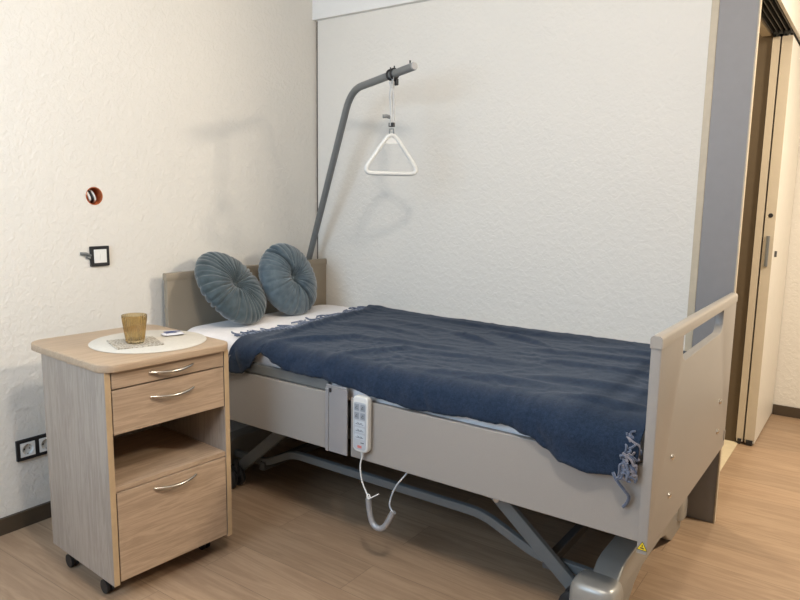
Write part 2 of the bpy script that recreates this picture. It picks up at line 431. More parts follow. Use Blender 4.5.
def placemat():
    b = bmesh.new(); lathe(b, [(0, 0), (.188, 0), (.190, .0012), (.188, .0026), (0, .0026)], seg=72)
    o = obj('placemat', b, M['mat']); o.location = (.575, -1.475, ZT+.0002)
    tag(o, 'round cream placemat lying on the bedside cabinet top', 'placemat')
    b = bmesh.new(); s = .075
    n = 8
    outl = []
    for k in range(4*n):
        e, f = divmod(k, n); u = -1+2*f/n; w = .0015*math.sin(k*2.7)
        q = [(u, -1), (1, u), (-u, 1), (-1, -u)][e]; outl.append((q[0]*s+w, q[1]*s+w))
    b.free()
    c = plate('coaster', [outl], 0, .004, 'XY', M['coaster']); c.location = (.578, -1.530, ZT+.003); c.rotation_euler = (0, 0, math.radians(-20))
    tag(c, 'square patterned beige coaster under the amber glass', 'coaster')
placemat()
def glass():
    b = bmesh.new(); zb = 0
    rib = lambda k, z, r: (.0012 if k % 2 else -.0008) if r > .026 and z > .006 and z < .092 else 0
    lathe(b, [(0, 0), (.026, 0), (.0285, .002), (.030, .008), (.034, .035), (.038, .065), (.0415, .091), (.0425, .098), (.0405, .0985), (.0385, .088), (.035, .06), (.031, .03), (.027, .012), (0, .010)], seg=64, rib=rib)
    o = obj('drinking_glass', b, M['amber'], angle=20); o.location = (.590, -1.537, ZT+.0072); o.scale = (.95, .95, .97)
    tag(o, 'amber ribbed drinking glass standing on the patterned coaster', 'glass')
glass()
def packet():
    t = thing('sachet', 'small white and blue sachet lying on the placemat', 'sachet', (.557, -1.366, ZT+.003), math.radians(-22))
    b = bmesh.new(); NXX, NYY = 14, 10; V = []
    for sgn in (1, -1):
        for i in range(NXX+1):
            for j in range(NYY+1):
                x = -.026+.052*i/NXX; y = -.036+.072*j/NYY
                e = max(0, 1-abs(x/.026)**3)*max(0, 1-abs(y/.036)**3)
                V.append(b.verts.new((x, y, .0045+sgn*(.0005+.0036*e)+.0008*math.sin(x*200+y*90)*(1 if sgn > 0 else 0))))
    K = (NXX+1)*(NYY+1)
    for s in range(2):
        for i in range(NXX):
            for j in range(NYY):
                a = s*K+i*(NYY+1)+j; b.faces.new((V[a], V[a+1], V[a+NYY+2], V[a+NYY+1]))
    obj('foil', b, M['foil'], t)
    b = bmesh.new(); box(b, -.022, -.006, -.028, .030, .0098, .0102); box(b, .004, .009, -.024, .012, .0098, .0102); obj('print_band', b, M['blueprint'], t)
packet()

# ------------------------------------------------------------------ the bed
BED = thing('hospital_bed', 'greige electric care bed with headboard, slotted footboard and grey metal undercarriage', 'bed', (1.1, -.55, 0))
bx0 = Vector((1.1, -.55, 0))
def bo(name, bm, mat, parent=None, **kw):
    bmesh.ops.translate(bm, verts=bm.verts, vec=-bx0)
    return obj(name, bm, mat, parent or BED, **kw)
def bb(name, dims, mat, parent=None, bevel=.002, **kw):
    b = bmesh.new(); box(b, *dims); return bo(name, b, mat, parent, bevel=bevel, **kw)
def bplate(name, loops, t0, t1, plane, mat, parent=None, bev=0, **kw):
    off = {'YZ': (bx0.y, 0), 'XZ': (bx0.x, 0), 'XY': (bx0.x, bx0.y)}[plane]; dt = {'YZ': bx0.x, 'XZ': bx0.y, 'XY': 0}[plane]
    return plate(name, [[(a-off[0], c-off[1]) for a, c in lp] for lp in loops], t0-dt, t1-dt, plane, mat, parent or BED, bev, **kw)
YN, YF = -1.078, -.022
hb = bplate('headboard', [[(-1.040, .33), (-.006, .33), (-.006, .905), (-1.040, .905)]], .055, .078, 'YZ', M['head'], bev=.001)
b = bmesh.new()
prof = [(.053, .902), (.053, .927), (.055, .931), (.059, .933), (.074, .933), (.078, .931), (.080, .927), (.080, .902)]
def capstrip(b, prof, y0, y1):
    A = [b.verts.new((x, y0, z)) for x, z in prof]; B = [b.verts.new((x, y1, z)) for x, z in prof]; n = len(prof)
    for k in range(n): b.faces.new((A[k], A[(k+1) % n], B[(k+1) % n], B[k]))
    b.faces.new(A); b.faces.new(list(reversed(B)))
capstrip(b, prof, -1.043, -.004); bo('top_rail', b, M['head'], hb, angle=50)
slot = rrect(-.84, -.262, .822, .906, [.045, .045, .012, .012])
fb = bplate('footboard', [[(YN, .343), (YF, .335), (YF, .906), (YN, .906)], slot], 2.134, 2.160, 'YZ', M['greige'], bev=.001)
b = bmesh.new()
prof = [(2.132, .903), (2.1315, .926), (2.134, .932), (2.139, .935), (2.155, .935), (2.160, .932), (2.1625, .926), (2.162, .903)]
capstrip(b, prof, YN-.003, YF+.003); bo('top_rail', b, M['capm'], fb, angle=50)
for y, z in ((-.879, .44), (-.879, .555), (-.20, .44), (-.195, .553)):
    b = bmesh.new(); tube(b, [(2.159, y, z), (2.164, y, z), (2.167, y, z)], [.010, .009, .005], 16); bo('screw', b, M['chrome'], fb)
b = bmesh.new(); box(b, 2.160, 2.163, -.045, -.03, .36, .40); bo('latch_plate', b, M['greige'], fb, bevel=.001)
# yellow warning sticker on the near edge of the footboard
def sticker():
    cx, cz, s = 2.148, .364, .0135
    tri = [(cx-s, cz-s*.75), (cx+s, cz-s*.75), (cx, cz+s*1.0)]
    st = bplate('warning_sticker', [tri], YN-.0012, YN-.0002, 'XZ', M['yellow'], fb)
    b = bmesh.new()
    box(b, cx-.0012, cx+.0012, YN-.0018, YN-.0012, cz-.002, cz+.006); box(b, cx-.005, cx+.005, YN-.0018, YN-.0012, cz-.006, cz-.003)
    for a, c in (((cx-s, cz-s*.75), (cx+s, cz-s*.75)), ((cx+s, cz-s*.75), (cx, cz+s)), ((cx, cz+s), (cx-s, cz-s*.75))):
        tube(b, [(a[0], YN-.0014, a[1]), (c[0], YN-.0014, c[1])], .0006, 6)
    bo('warning_symbol', b, M['black'], st)
sticker()
# side panels (near and far), posts and rails
for y0, y1 in ((-1.056, -1.036), (-.062, -.042)):
    sgn = -1 if y0 < -.5 else 1
    bb('side_panel', (1.125, 2.130, y0, y1, .362, .577), M['greige'])
    bb('side_panel', (.095, 1.014, y0, y1, .365, .577), M['greige'])
    bb('frame_rail', (.12, 1.012, y0+(.008 if sgn < 0 else -.005), y1+(.006 if sgn < 0 else -.008), .580, .620), M['steel'], bevel=.004)
    yo = y0 if sgn < 0 else y1
    ps = bplate('rail_post', [rrect(1.012, 1.112, min(yo, yo+sgn*.006)-.0, max(yo, yo+sgn*.006), [.003, .003, .001, .001] if sgn < 0 else [.001, .001, .003, .003])], .362, .600, 'XY', M['alu'])
    bb('ridge', (1.014, 1.028, min(yo+sgn*.006, yo+sgn*.011), max(yo+sgn*.006, yo+sgn*.011), .362, .596), M['alu'], ps)
    bb('post_cap', (1.014, 1.110, min(yo, yo+sgn*.005), max(yo, yo+sgn*.005), .600, .610), M['alu'], ps, bevel=.003)
    b = bmesh.new(); box(b, 1.032, 1.040, min(yo+sgn*.006, yo+sgn*.009), max(yo+sgn*.006, yo+sgn*.009), .583, .598); bo('release_slot', b, M['black'], ps)
bb('mattress_platform', (.10, 2.12, -1.005, -.075, .44, .545), M['steel_dark'])
for y in (-.95, -.13): bb('frame_beam', (.15, 2.08, y-.02, y+.02, .385, .44), M['steel'], bevel=.004)
# undercarriage
def sweep(name, pts, mat, w, h, parent=None, n=4):
    b = bmesh.new(); tube(b, pts, 1, flat=(w, h)); return bo(name, b, M[mat], parent)
for y in (-.85, -.235):
    pts = fillet([(.24, y, .112), (.48, y, .114), (.64, y, .192), (1.55, y, .192), (1.76, y, .108), (1.97, y, .104)], .05)
    sweep('base_tube', pts, 'steel', .012, .015)
for y in (-.885, -.20):
    a = sweep('lift_arm', [(1.612, y, .300), (1.940, y, .030)], 'steel', .011, .023)
    b = bmesh.new(); cyl(b, (1.625, y-.018, .283), (1.625, y+.018, .283), .010, 16); bo('pivot_bolt', b, M['chrome'], a)
    sweep('arm_bracket', [(1.60, y-.008, .38), (1.62, y-.008, .285)], 'steel', .004, .030, a)
    a = sweep('lift_arm', [(.66, y, .330), (.31, y, .04)], 'steel', .010, .024)
    b = bmesh.new(); cyl(b, (.645, y-.018, .318), (.645, y+.018, .318), .010, 16); bo('pivot_bolt', b, M['chrome'], a)
for x in (1.80, .47):
    b = bmesh.new(); tube(b, [(x, -.87, .10), (x, -.22, .10)], 1, flat=(.015, .018)); bo('crossbar', b, M['steel_dark'])
b = bmesh.new(); tube(b, [(1.36, -.55, .33), (1.0, -.55, .30), (.62, -.55, .20)], [.035, .03, .02], 14); bo('lift_motor', b, M['steel_dark'])
b = bmesh.new(); tube(b, [(.2, -.5, .36), (1.9, -.5, .36)], .012, 10); bo('torsion_rod', b, M['steel_dark'])
def foot_beam(xa, xb):
    prof = [(-.965, .02), (-.955, .0), (-.84, .0), (-.80, .02), (-.74, .06), (-.66, .082), (-.44, .082), (-.36, .060), (-.30, .018), (-.26, .0), (-.135, .0), (-.125, .02), (-.125, .150), (-.15, .176), (-.19, .184), (-.84, .184), (-.88, .176), (-.92, .150), (-.965, .12)]
    bm_ = bplate('foot_beam', [prof], xa, xb, 'YZ', M['silver'], bev=.008)
    # moulded wheel cover at the near end
    for yc in (-.948, -.145):
        b = bmesh.new(); xm = (xa+xb)/2-.014; n = 20; m = 10; rings = []
        for i in range(m+1):
            ph = (PI/2)*i/m; rr = math.cos(ph)**.30 if i < m else .001; zz = .100+.054*math.sin(ph)**.9
            rings.append([b.verts.new((xm+rr*.074*math.copysign(abs(math.cos(a))**.6, math.cos(a)), yc+rr*.062*math.copysign(abs(math.sin(a))**.6, math.sin(a)), zz)) for a in [2*PI*k/n for k in range(n)]])
        base = [b.verts.new((v.co.x, v.co.y, .055)) for v in rings[0]]
        rings = [base]+rings
        for A, B in zip(rings, rings[1:]):
            for k in range(n): b.faces.new((A[k], A[(k+1) % n], B[(k+1) % n], B[k]))
        b.faces.new(rings[-1]); b.faces.new(list(reversed(base)))
        bo('wheel_cover', b, M['silver'], bm_, angle=60)
foot_beam(1.965, 2.048); foot_beam(.20, .283)
def castor(x, y):
    b = bmesh.new(); box(b, x-.010, x+.030, y-.008, y+.008, .05, .10); cyl(b, (x+.02, y, .10), (x+.02, y, .13), .010)
    c = bo('castor', b, M['black'])
    for s in (-1, 1):
        b = bmesh.new(); pts = [(x, y+s*.010, .0445), (x, y+s*.016, .0445), (x, y+s*.028, .0445), (x, y+s*.032, .0445)]
        tube(b, pts, [.038, .044, .044, .036], 28); bo('wheel', b, M['black'], c)
for x in (1.925, .36):
    for y in (-.935, -.155): castor(x, y)

# trapeze pole, standing in the head-end socket
def trapeze():
    A = Vector((.036, -.100, .36)); Bv = Vector((.488, -.292, 1.768)); E = Vector((.985, -.498, 1.796))
    base = Vector((.033, -.099, .93))
    t = thing('trapeze_pole', 'grey steel bed trapeze pole bent over the bed from the headboard corner', 'pole', tuple(A))
    pts = [A, base]
    d1 = (Bv-base).normalized(); d2 = (E-Bv).normalized(); r = .10
    pts += [base+(Bv-base)*.33, base+(Bv-base)*.66]
    p0 = Bv-d1*r; p2 = Bv+d2*r
    for k in range(9):
        u = k/8; pts.append(p0*(1-u)**2+Bv*2*u*(1-u)+p2*u*u)
    pts += [Bv+(E-Bv)*.6, E]
    b = bmesh.new(); tube(b, [p-A for p in pts], .0165, 20); obj('tube', b, M['steel'], t)
    b = bmesh.new(); tube(b, [E-A, E-A+d2*.006], [.0165, .0145], 20); obj('end_cap', b, plain('light end cap', srgb(150, 150, 150), .5), t)
    q = E-d2*.03-A; b = bmesh.new(); tube(b, [q, q+Vector((0, 0, .026)), q+Vector((0, 0, .028))], [.003, .003, .005], 10); obj('stop_pin', b, M['black'], t)
    H_ = Bv+(E-Bv)*.69
    # two clip rings around the tube
    for k in (-.014, .016):
        c = H_+d2*k-A; ring = []
        s = d2.cross(Vector((0, 0, 1))).normalized(); u = s.cross(d2)
        for a in range(20): ring.append(c+s*.0200*math.cos(2*PI*a/20)+u*.0205*math.sin(2*PI*a/20))
        b = bmesh.new(); tube(b, ring, .0045, 8, closed=True)
        tube(b, [c+u*.020, c+u*.032], .003, 8); obj('clip_ring', b, M['black'], t)
    return H_, d2
HP, D2 = trapeze()
def handle():
    c = Vector(HP); top = c.z-.02
    t = thing('grab_handle', 'white triangular grab handle hanging on a grey strap from the trapeze pole', 'grab handle', (c.x, c.y, c.z))
    al = math.radians(50); hx, hy = math.cos(al), math.sin(al)         # direction of the grab bar
    P = lambda a, z: Vector((hx*a, hy*a, z-c.z))
    # strap loop over the tube and down
    def ribbon(pts, w, nm, mat, th=.0012):
        b = bmesh.new(); tube(b, catmull(pts, 5), 1, flat=(w, th)); return obj(nm, b, mat, t)
    zb = c.z-.212
    n = Vector((-hy, hx, 0))
    b = bmesh.new(); 
    lp = []
    for k in range(13):
        a = -PI*.15+PI*1.3*k/12
        lp.append(Vector((0, 0, 0))+Vector((n.x, n.y, 0))*.0195*math.cos(a)+Vector((0, 0, .0195*math.sin(a))))
    pts = [P(0, c.z-.055)+n*.002]+lp+[P(0, c.z-.055)-n*.002]
    tube(b, pts, 1, flat=(.0010, .008)); obj('strap_loop', b, M['strap'], t)
    b = bmesh.new()
    v = [P(-.011, c.z-.028), P(-.004, c.z-.052), P(-.007, c.z-.09), P(-.003, c.z-.14), P(-.004, zb)]
    tube(b, catmull(v, 4), .0062, 8)
    v = [P(.011, c.z-.028), P(.004, c.z-.052), P(.006, c.z-.09), P(.008, c.z-.14), P(.006, zb)]
    tube(b, catmull(v, 4), .0062, 8)
    obj('strap', b, M['strap'], t)
    b = bmesh.new(); q = P(.014, c.z-.030); s = .011
    box(b, q.x-.011, q.x+.011, q.y-.008, q.y+.008, q.z-.014, q.z+.014); obj('strap_lock', b, M['black'], t, bevel=.002)
    b = bmesh.new(); q = P(0, zb+.005); box(b, q.x-.012, q.x+.012, q.y-.008, q.y+.008, q.z-.009, q.z+.009); obj('buckle', b, M['black'], t, bevel=.002)
    b = bmesh.new(); tube(b, [P(-.004, zb+.035), P(-.022, zb+.040), P(-.040, zb+.038)], [.004, .010, .002], 8, ry=.008); obj('strap_lever', b, M['steel'], t)
    # triangle
    zt = zb-.018; zl = zt-.182; hw = .129
    cs = [(0, zt-.0), (hw, zl), (-hw, zl)]; pts = []; rad = .050
    for i in range(3):
        a, b_, d_ = Vector(cs[i-1]), Vector(cs[i]), Vector(cs[(i+1) % 3])
        u = (a-b_).normalized(); w = (d_-b_).normalized(); p0 = b_+u*rad; p2 = b_+w*rad
        for k in range(7):
            s = k/6; q = p0*(1-s)**2+b_*2*s*(1-s)+p2*s*s; pts.append(P(q.x, q.y))
        q0 = p2; q1 = d_+(b_-d_).normalized()*rad
        for k in range(1, 4): q = q0.lerp(q1, k/4); pts.append(P(q.x, q.y))
    b = bmesh.new(); tube(b, pts, .0092, 12, closed=True); h = obj('triangle_grip', b, M['offwhite'], t)
    b = bmesh.new()
    A_ = [P(-.0, zt-.012), P(-.030, zt-.056), P(.030, zt-.056)]
    f = [b.verts.new(p+n*.003) for p in A_]; g = [b.verts.new(p-n*.003) for p in A_]
    b.faces.new(f); b.faces.new(list(reversed(g)))
    for k in range(3): b.faces.new((f[k], f[(k+1) % 3], g[(k+1) % 3], g[k]))
    obj('apex_plate', b, M['offwhite'], h)
    b = bmesh.new(); tube(b, [P(-.010, zt-.022), P(-.008, zt+.006), P(.008, zt+.006), P(.010, zt-.022)], .0035, 8); obj('shackle', b, M['steel'], h)
handle()

# ------------------------------------------------------------------ mattress, blanket, cushions
def lift(x): return .016*max(0, min(1, (1.3-x)/1.0))
def mattress():
    b = bmesh.new(); nx, ny = 60, 34
    x0, x1, y0, y1, z0, z1 = .088, 2.124, -1.026, -.040, .548, .676
    R = .035
    # cross-section loops around the box, wrapped as a superellipse in XY
    def ring(inset, z, wob=0):
        out = []
        lp = rrect(x0+inset, x1-inset, y0+inset, y1-inset, [.12, .06, .06, .06], 8)
        # resample straight runs
        dense = []
        for i in range(len(lp)):
            p, q = Vector(lp[i]), Vector(lp[(i+1) % len(lp)])
            k = max(1, int((q-p).length/.05))
            for j in range(k): dense.append(p.lerp(q, j/k))
        return dense
    levels = [(.02, z0), (.004, z0+.012), (0, z0+.03), (0, z1-.035), (.006, z1-.016), (.018, z1-.005), (.04, z1)]
    rings = []; m = len(ring(0, 0))
    base = ring(0, 0); cx, cy = (x0+x1)/2, (y0+y1)/2
    for ins, z in levels:
        r_ = []
        for p in base:
            d = Vector((p.x-cx, p.y-cy)); 
            sx = ((x1-x0)/2-ins)/((x1-x0)/2); sy = ((y1-y0)/2-ins)/((y1-y0)/2)
            w = noise.noise(Vector((p.x*6, p.y*6, z*10)))*.002
            r_.append(b.verts.new((cx+d.x*sx, cy+d.y*sy, z+w)))
        rings.append(r_)
    for s in (.9, .75, .55, .35, .15):
        r_ = []
        for p in base:
            d = Vector((p.x-cx, p.y-cy))*s
            z = z1+.004*(1-s)+noise.noise(Vector(((cx+d.x)*7, (cy+d.y)*7, 3)))*.003
            r_.append(b.verts.new((cx+d.x*.98, cy+d.y*.96, z)))
        rings.append(r_)
    for A, B in zip(rings, rings[1:]):
        for k in range(m): b.faces.new((A[k], A[(k+1) % m], B[(k+1) % m], B[k]))
    b.faces.new(rings[-1]); b.faces.new(list(reversed(rings[0])))
    for v in b.verts:
        if v.co.z > .62: v.co.z += lift(v.co.x)
    o = obj('mattress', b, M['sheet'], angle=80); tag(o, 'mattress under a white fitted sheet lying on the care bed', 'mattress')
mattress()

HEM = [(.48, .585), (.53, .572), (.585, .578), (.62, .604), (.655, .668), (.69, .662), (.74, .640), (.80, .624), (.884, .620), (.95, .624), (1.02, .622), (1.10, .612), (1.217, .600), (1.35, .588), (1.457, .590), (1.60, .602), (1.72, .606), (1.80, .592), (1.86, .568), (1.92, .545), (2.0, .533), (2.06, .540), (2.10, .556), (2.13, .575)]
def hem(x):
    if x <= HEM[0][0]: return HEM[0][1]
    for (a, za), (b, zb) in zip(HEM, HEM[1:]):
        if x <= b:
            u = (x-a)/(b-a); u = u*u*(3-2*u); return za+(zb-za)*u
    return HEM[-1][1]
def ridge(x, y, x0, y0, x1, y1, w, h):
    d = Vector((x1-x0, y1-y0)); L = d.length; d /= L; p = Vector((x-x0, y-y0)); t = p.dot(d)/L; s = p.dot(Vector((-d.y, d.x)))
    if t < -.3 or t > 1.3: return 0
    e = max(0, 1-((t-.5)/.72)**2)
    return h*e*math.exp(-(s/w)**2)
FOLDS = [(.60, -.90, .50, -.15, .022, .012), (.68, -.98, .86, -.70, .030, .014), (.86, -.70, 1.25, -.60, .030, .009), (1.00, -1.0, 1.12, -.72, .028, .010), (1.12, -.72, 1.6, -.66, .03, .008),
         (1.25, -.22, 1.50, -.30, .020, .014), (1.15, -.36, 1.32, -.42, .018, .013), (1.55, -.40, 2.05, -.34, .022, .010), (1.6, -.55, 2.1, -.52, .02, .009), (1.7, -.22, 2.1, -.20, .025, .010),
         (1.35, -.95, 1.75, -.88, .03, .010), (1.70, -.80, 2.05, -.72, .03, .010), (.75, -.30, 1.2, -.35, .03, .007), (.62, -.52, .95, -.46, .025, .008), (1.85, -.95, 2.08, -.90, .03, .012), (.9, -.12, 1.5, -.13, .03, .008)]
def top_z(x, y):
    z = .687
    for f in FOLDS: z += 1.45*ridge(x, y, *f)
    w = noise.noise(Vector((x*2, y*2, 5)))
    z += .0035*noise.noise(Vector((x*3.2, y*5, 1.3)))
    n1 = noise.noise(Vector((x*5+w, y*13+1.5*w, 4.1))); z += .0055*max(0, 1-abs(n1)*5)**1.5*(.5+.5*noise.noise(Vector((x*2.2, y*2.2, 8))))
    n2 = noise.noise(Vector((x*11+y*6+w, y*15-x*5, 14.1))); z += .004*max(0, 1-abs(n2)*5)**1.5*max(0, .4+noise.noise(Vector((x*3, y*3, 18))))
    z += .0014*noise.noise(Vector((x*26, y*50, 9)))
    z += .010*math.exp(-((y+.08)/.06)**2)*(.6+.4*math.sin(x*5))
    if x > 1.95: z -= .014*((x-1.95)/.17)
    return max(z, .681)+lift(x)
def edge_x(y): return .435+.125*min(1.15, -y/1.05)-.065*max(0, min(1, (-y-.72)/.26))+.006*math.sin(y*23)+.006*noise.noise(Vector((y*9, 0, 0)))
def blanket_point(u, s):
    """u 0..1 head->foot, s arc length from the far edge across and down the near side"""
    yflat = 1.0-.045            # far edge at y=-.045, edge roll begins near y=-.985
    y = -.045-s
    if y > -.975:
        x0 = edge_x(y); x = x0+(2.122-x0)*u; z = top_z(x, y)
        return Vector((x, y, z))
    s2 = -.975-y               # length past the roll start
    x0 = edge_x(-1.0)+.012*math.sin(s2*20); x = x0+(2.122-x0)*u
    zt = top_z(x, -.975); out = .075; arc = PI/2*out
    bul = 1+.18*noise.noise(Vector((x*4, 0, 7)))
    if s2 < arc:
        a = s2/out; return Vector((x, -.975-out*bul*math.sin(a), zt-out*(1-math.cos(a))))
    f = (s2-arc)
    return Vector((x, -.975-out*bul, zt-out-f))
def blanket():
    t = thing('blanket', 'fringed dark blue wool blanket spread over the mattress and hanging at the near side', 'blanket', (1.3, -.5, .66))
    o3 = Vector((1.3, -.5, .66))
    b = bmesh.new(); NU, NS = 300, 110; V = []
    for i in range(NU+1):
        u = i/NU; row = []
        xs = edge_x(-1.0)+(2.122-edge_x(-1.0))*u
        zb = hem(xs)+.0025*noise.noise(Vector((xs*60, 2, 2)))+.004*noise.noise(Vector((xs*14, 5, 2)))
        zt = top_z(xs, -.975); S = .93+PI/2*.075+max(.0, (zt-.075-zb))
        if zt-.075 < zb:          # hem lies on the roll itself
            S = .93+.075*math.acos(max(-1, min(1, 1-(zt-zb)/.075)))
        for j in range(NS+1):
            v = j/NS; s = S*v
            p = blanket_point(u, s)
            if p.y < -.99:
                k = min(1, (-.99-p.y)/.05)
                wv = .010*noise.noise(Vector((p.x*7, p.z*5, 3)))+.006*noise.noise(Vector((p.x*17+p.z*9, p.z*12, 6)))
                p.y -= abs(wv)*k*1.4
                if p.x > 1.75: p.y -= .028*k*min(1, (p.x-1.75)/.15)
                if p.x < .66: p.y -= .014*k
            row.append(b.verts.new(p-o3))
        V.append(row)
    for i in range(NU):
        for j in range(NS): b.faces.new((V[i][j], V[i+1][j], V[i+1][j+1], V[i][j+1]))
    o = obj('cloth', b, M['blanket'], t, angle=180)
    sd = o.modifiers.new('thickness', 'SOLIDIFY'); sd.thickness = .006; sd.offset = 1
    # tassels on the head edge
    n = 46
    for k in range(n):
        v = (k+.5)/n; y = -.05-.95*v; x = edge_x(y); z = top_z(x, y)+.002
        L = random.uniform(.055, .10); a = random.uniform(-.9, .9); zz = .684+lift(x)
        pts = [(x+.012, y, z), (x-.006, y+.002, zz+.008)]
        cx, cy = x-.006, y
        for q in range(4):
            a += random.uniform(-.9, .9); a = max(-1.3, min(1.3, a)); cx -= L/4*math.cos(a); cy += L/4*math.sin(a)
            pts.append((cx, max(-1.0, min(-.045, cy)), zz+random.uniform(.002, .010)))
        bm_ = bmesh.new(); tube(bm_, [Vector(p)-o3 for p in catmull(pts, 3)], [.0046-.0008*(i/(len(pts)*3)) for i in range((len(pts)-1)*3+1)], 6)
        obj('tassel', bm_, M['fringe'], t)
    # tassels hanging at the near head corner
    for k in range(9):
        x = .525-.004*k+random.uniform(-.004, .004); z0 = .685-.012*k; y = -1.068
        L = random.uniform(.05, .10)
        if k < 3: y = -1.035
        pts = [(x+.02, y+.004, z0), (x, y-.004, z0-.01), (x-.01+random.uniform(-.012, .008), y-.008, z0-L*.5), (x-.012+random.uniform(-.015, .012), y-.004, z0-L)]
        bm_ = bmesh.new(); tube(bm_, [Vector(p)-o3 for p in catmull(pts, 4)], .0032, 6)
        obj('tassel', bm_, M['fringe' if k % 3 else 'fringe_pale'], t)
    # bunched tassels between the cloth and the footboard
    for k in range(34):
        q = k/34; z0 = .655-.110*q+random.uniform(-.01, .01); x = 2.100+random.uniform(-.012, .014)
        y = -1.058-.040*min(1, q*2)-random.uniform(0, .010)
        pts = [(2.085, y+.012, z0+random.uniform(-.01, .01))]; px_, py_, pz_ = x, y, z0
        a = random.uniform(0, 6.28)
        for w_ in range(4):
            pts.append((min(2.126, max(2.080, px_)), py_, max(.545, pz_))); a += random.uniform(-1.4, 1.4)
            px_ += .012*math.cos(a); pz_ += .012*math.sin(a)-.003; py_ += random.uniform(-.004, .005)
        bm_ = bmesh.new(); tube(bm_, [Vector(p)-o3 for p in catmull(pts, 4)], .0030, 6)
        obj('tassel', bm_, M['fringe_pale' if k % 3 == 0 else 'fringe'], t)
    pts = [(2.060, -1.085, .552), (2.072, -1.090, .535), (2.092, -1.084, .510), (2.103, -1.074, .490), (2.098, -1.070, .470), (2.088, -1.070, .455)]
    bm_ = bmesh.new(); tube(bm_, [Vector(p)-o3 for p in catmull(pts, 4)], .0045, 8); obj('tassel', bm_, M['fringe'], t)
blanket()

def cushion(name, label, center, nrm, spin, R, T, mat, folds=(), seed=1, amp=1):
    rnd = random.Random(seed)
    t = thing(name, label, 'cushion', center)
    nrm = Vector(nrm).normalized(); up = Vector((0, 0, 1)); X = up.cross(nrm).normalized(); Y = nrm.cross(X)
    X, Y = X*math.cos(spin)+Y*math.sin(spin), Y*math.cos(spin)-X*math.sin(spin)
    NT_, NR_ = 256, 36
    pl = []; a = 0
    while a < 2*PI:
        w = rnd.uniform(.09, .27); pl.append((a, w, rnd.uniform(.3, 1.35))); a += w
    def pleat(th, r):
        s = 0
        for a0, w, h in pl:
            d = (th-a0+PI) % (2*PI)-PI
            if abs(d) < w: s += h*math.exp(-(d/(w*.17))**2)
        return s
    PL = {}
    b = bmesh.new(); layers = []
    for side in (1, -1):
        rings = []
        for i in range(NR_+1):
            q = i/NR_; ring = []
            for k in range(NT_):
                th = 2*PI*k/NT_
                key = k
                if key not in PL: PL[key] = amp*pleat(th, 0)
                p = PL[key]
                r = R*math.sin(q*PI/2)**.85 if q < 1 else R
                rr = r/R
                # puffed profile: dimple in the centre, fullest at 0.6, rounded rim
                zz = T/2*(max(0, 1-rr**3.2))**.5
                zz *= 1-.62*math.exp(-(rr/.20)**2)
                zz -= .0150*p*(math.exp(-((rr-.30)/.30)**2))*min(1, rr*8)
                zz -= .0100*p*math.exp(-((rr-.9)/.15)**2)
                for fa, fw, fd, f0 in folds:
                    d = (th-fa-.35*(rr-.4)+PI) % (2*PI)-PI
                    zz -= fd*math.exp(-(d*max(rr, .12)/fw)**2)*min(1, rr*5)*f0
                rad = r*(1-.012*p*rr**4+.008*math.sin(3*th+seed)*rr)
                for fa, fw, fd, f0 in folds:
                    d = (th-fa+PI) % (2*PI)-PI; rad -= fd*.55*math.exp(-(d/fw*.7)**2)*rr**3*f0
                wob = .004*noise.noise(Vector((math.cos(th)*rr*3, math.sin(th)*rr*3, seed+side)))
                P = X*rad*math.cos(th)+Y*rad*math.sin(th)+nrm*side*max(.002, zz+wob)
                if q == 1: P = X*rad*math.cos(th)+Y*rad*math.sin(th)
                ring.append(P)
            rings.append(ring)
        layers.append(rings)
    top = [[b.verts.new(p) for p in r] for r in layers[0][1:]]
    bot = [[b.verts.new(p) for p in r] for r in layers[1][1:-1]]+[top[-1]]
    for rg, c in ((top, layers[0][0][0]), (bot, layers[1][0][0])):
        cv = b.verts.new(c)
        for k in range(NT_): b.faces.new((cv, rg[0][k], rg[0][(k+1) % NT_]))
        for A, B in zip(rg, rg[1:]):
            for k in range(NT_): b.faces.new((A[k], A[(k+1) % NT_], B[(k+1) % NT_], B[k]))
    obj('cover', b, M[mat], t, angle=180)
    b = bmesh.new()
    prof = [(0, .007), (.006, .0065), (.011, .004), (.012, 0), (.0, -.002)]
    lathe(b, prof, seg=20)
    Q = Matrix((X, Y, nrm)).transposed().to_4x4()
    h = T/2*.38
    bmesh.ops.transform(b, matrix=Matrix.Translation(nrm*(h-.002)) @ Q, verts=b.verts)
    obj('button', b, M[mat], t)
    return t
cushion('round_cushion', 'dark teal round pleated velvet cushion with centre button, nearer to the bedside cabinet', (.200, -.786, .858), (.70, .17, .58), .3, .195, .112, 'velvet', seed=3)
cushion('round_cushion', 'lighter blue-grey round velvet cushion with a deep centre crease, nearer to the trapeze pole', (.210, -.432, .865), (.90, .07, .36), .1, .187, .130, 'velvet_light', folds=((1.85, .034, .075, 1.0), (-1.35, .034, .066, 1.0)), seed=11, amp=.6)

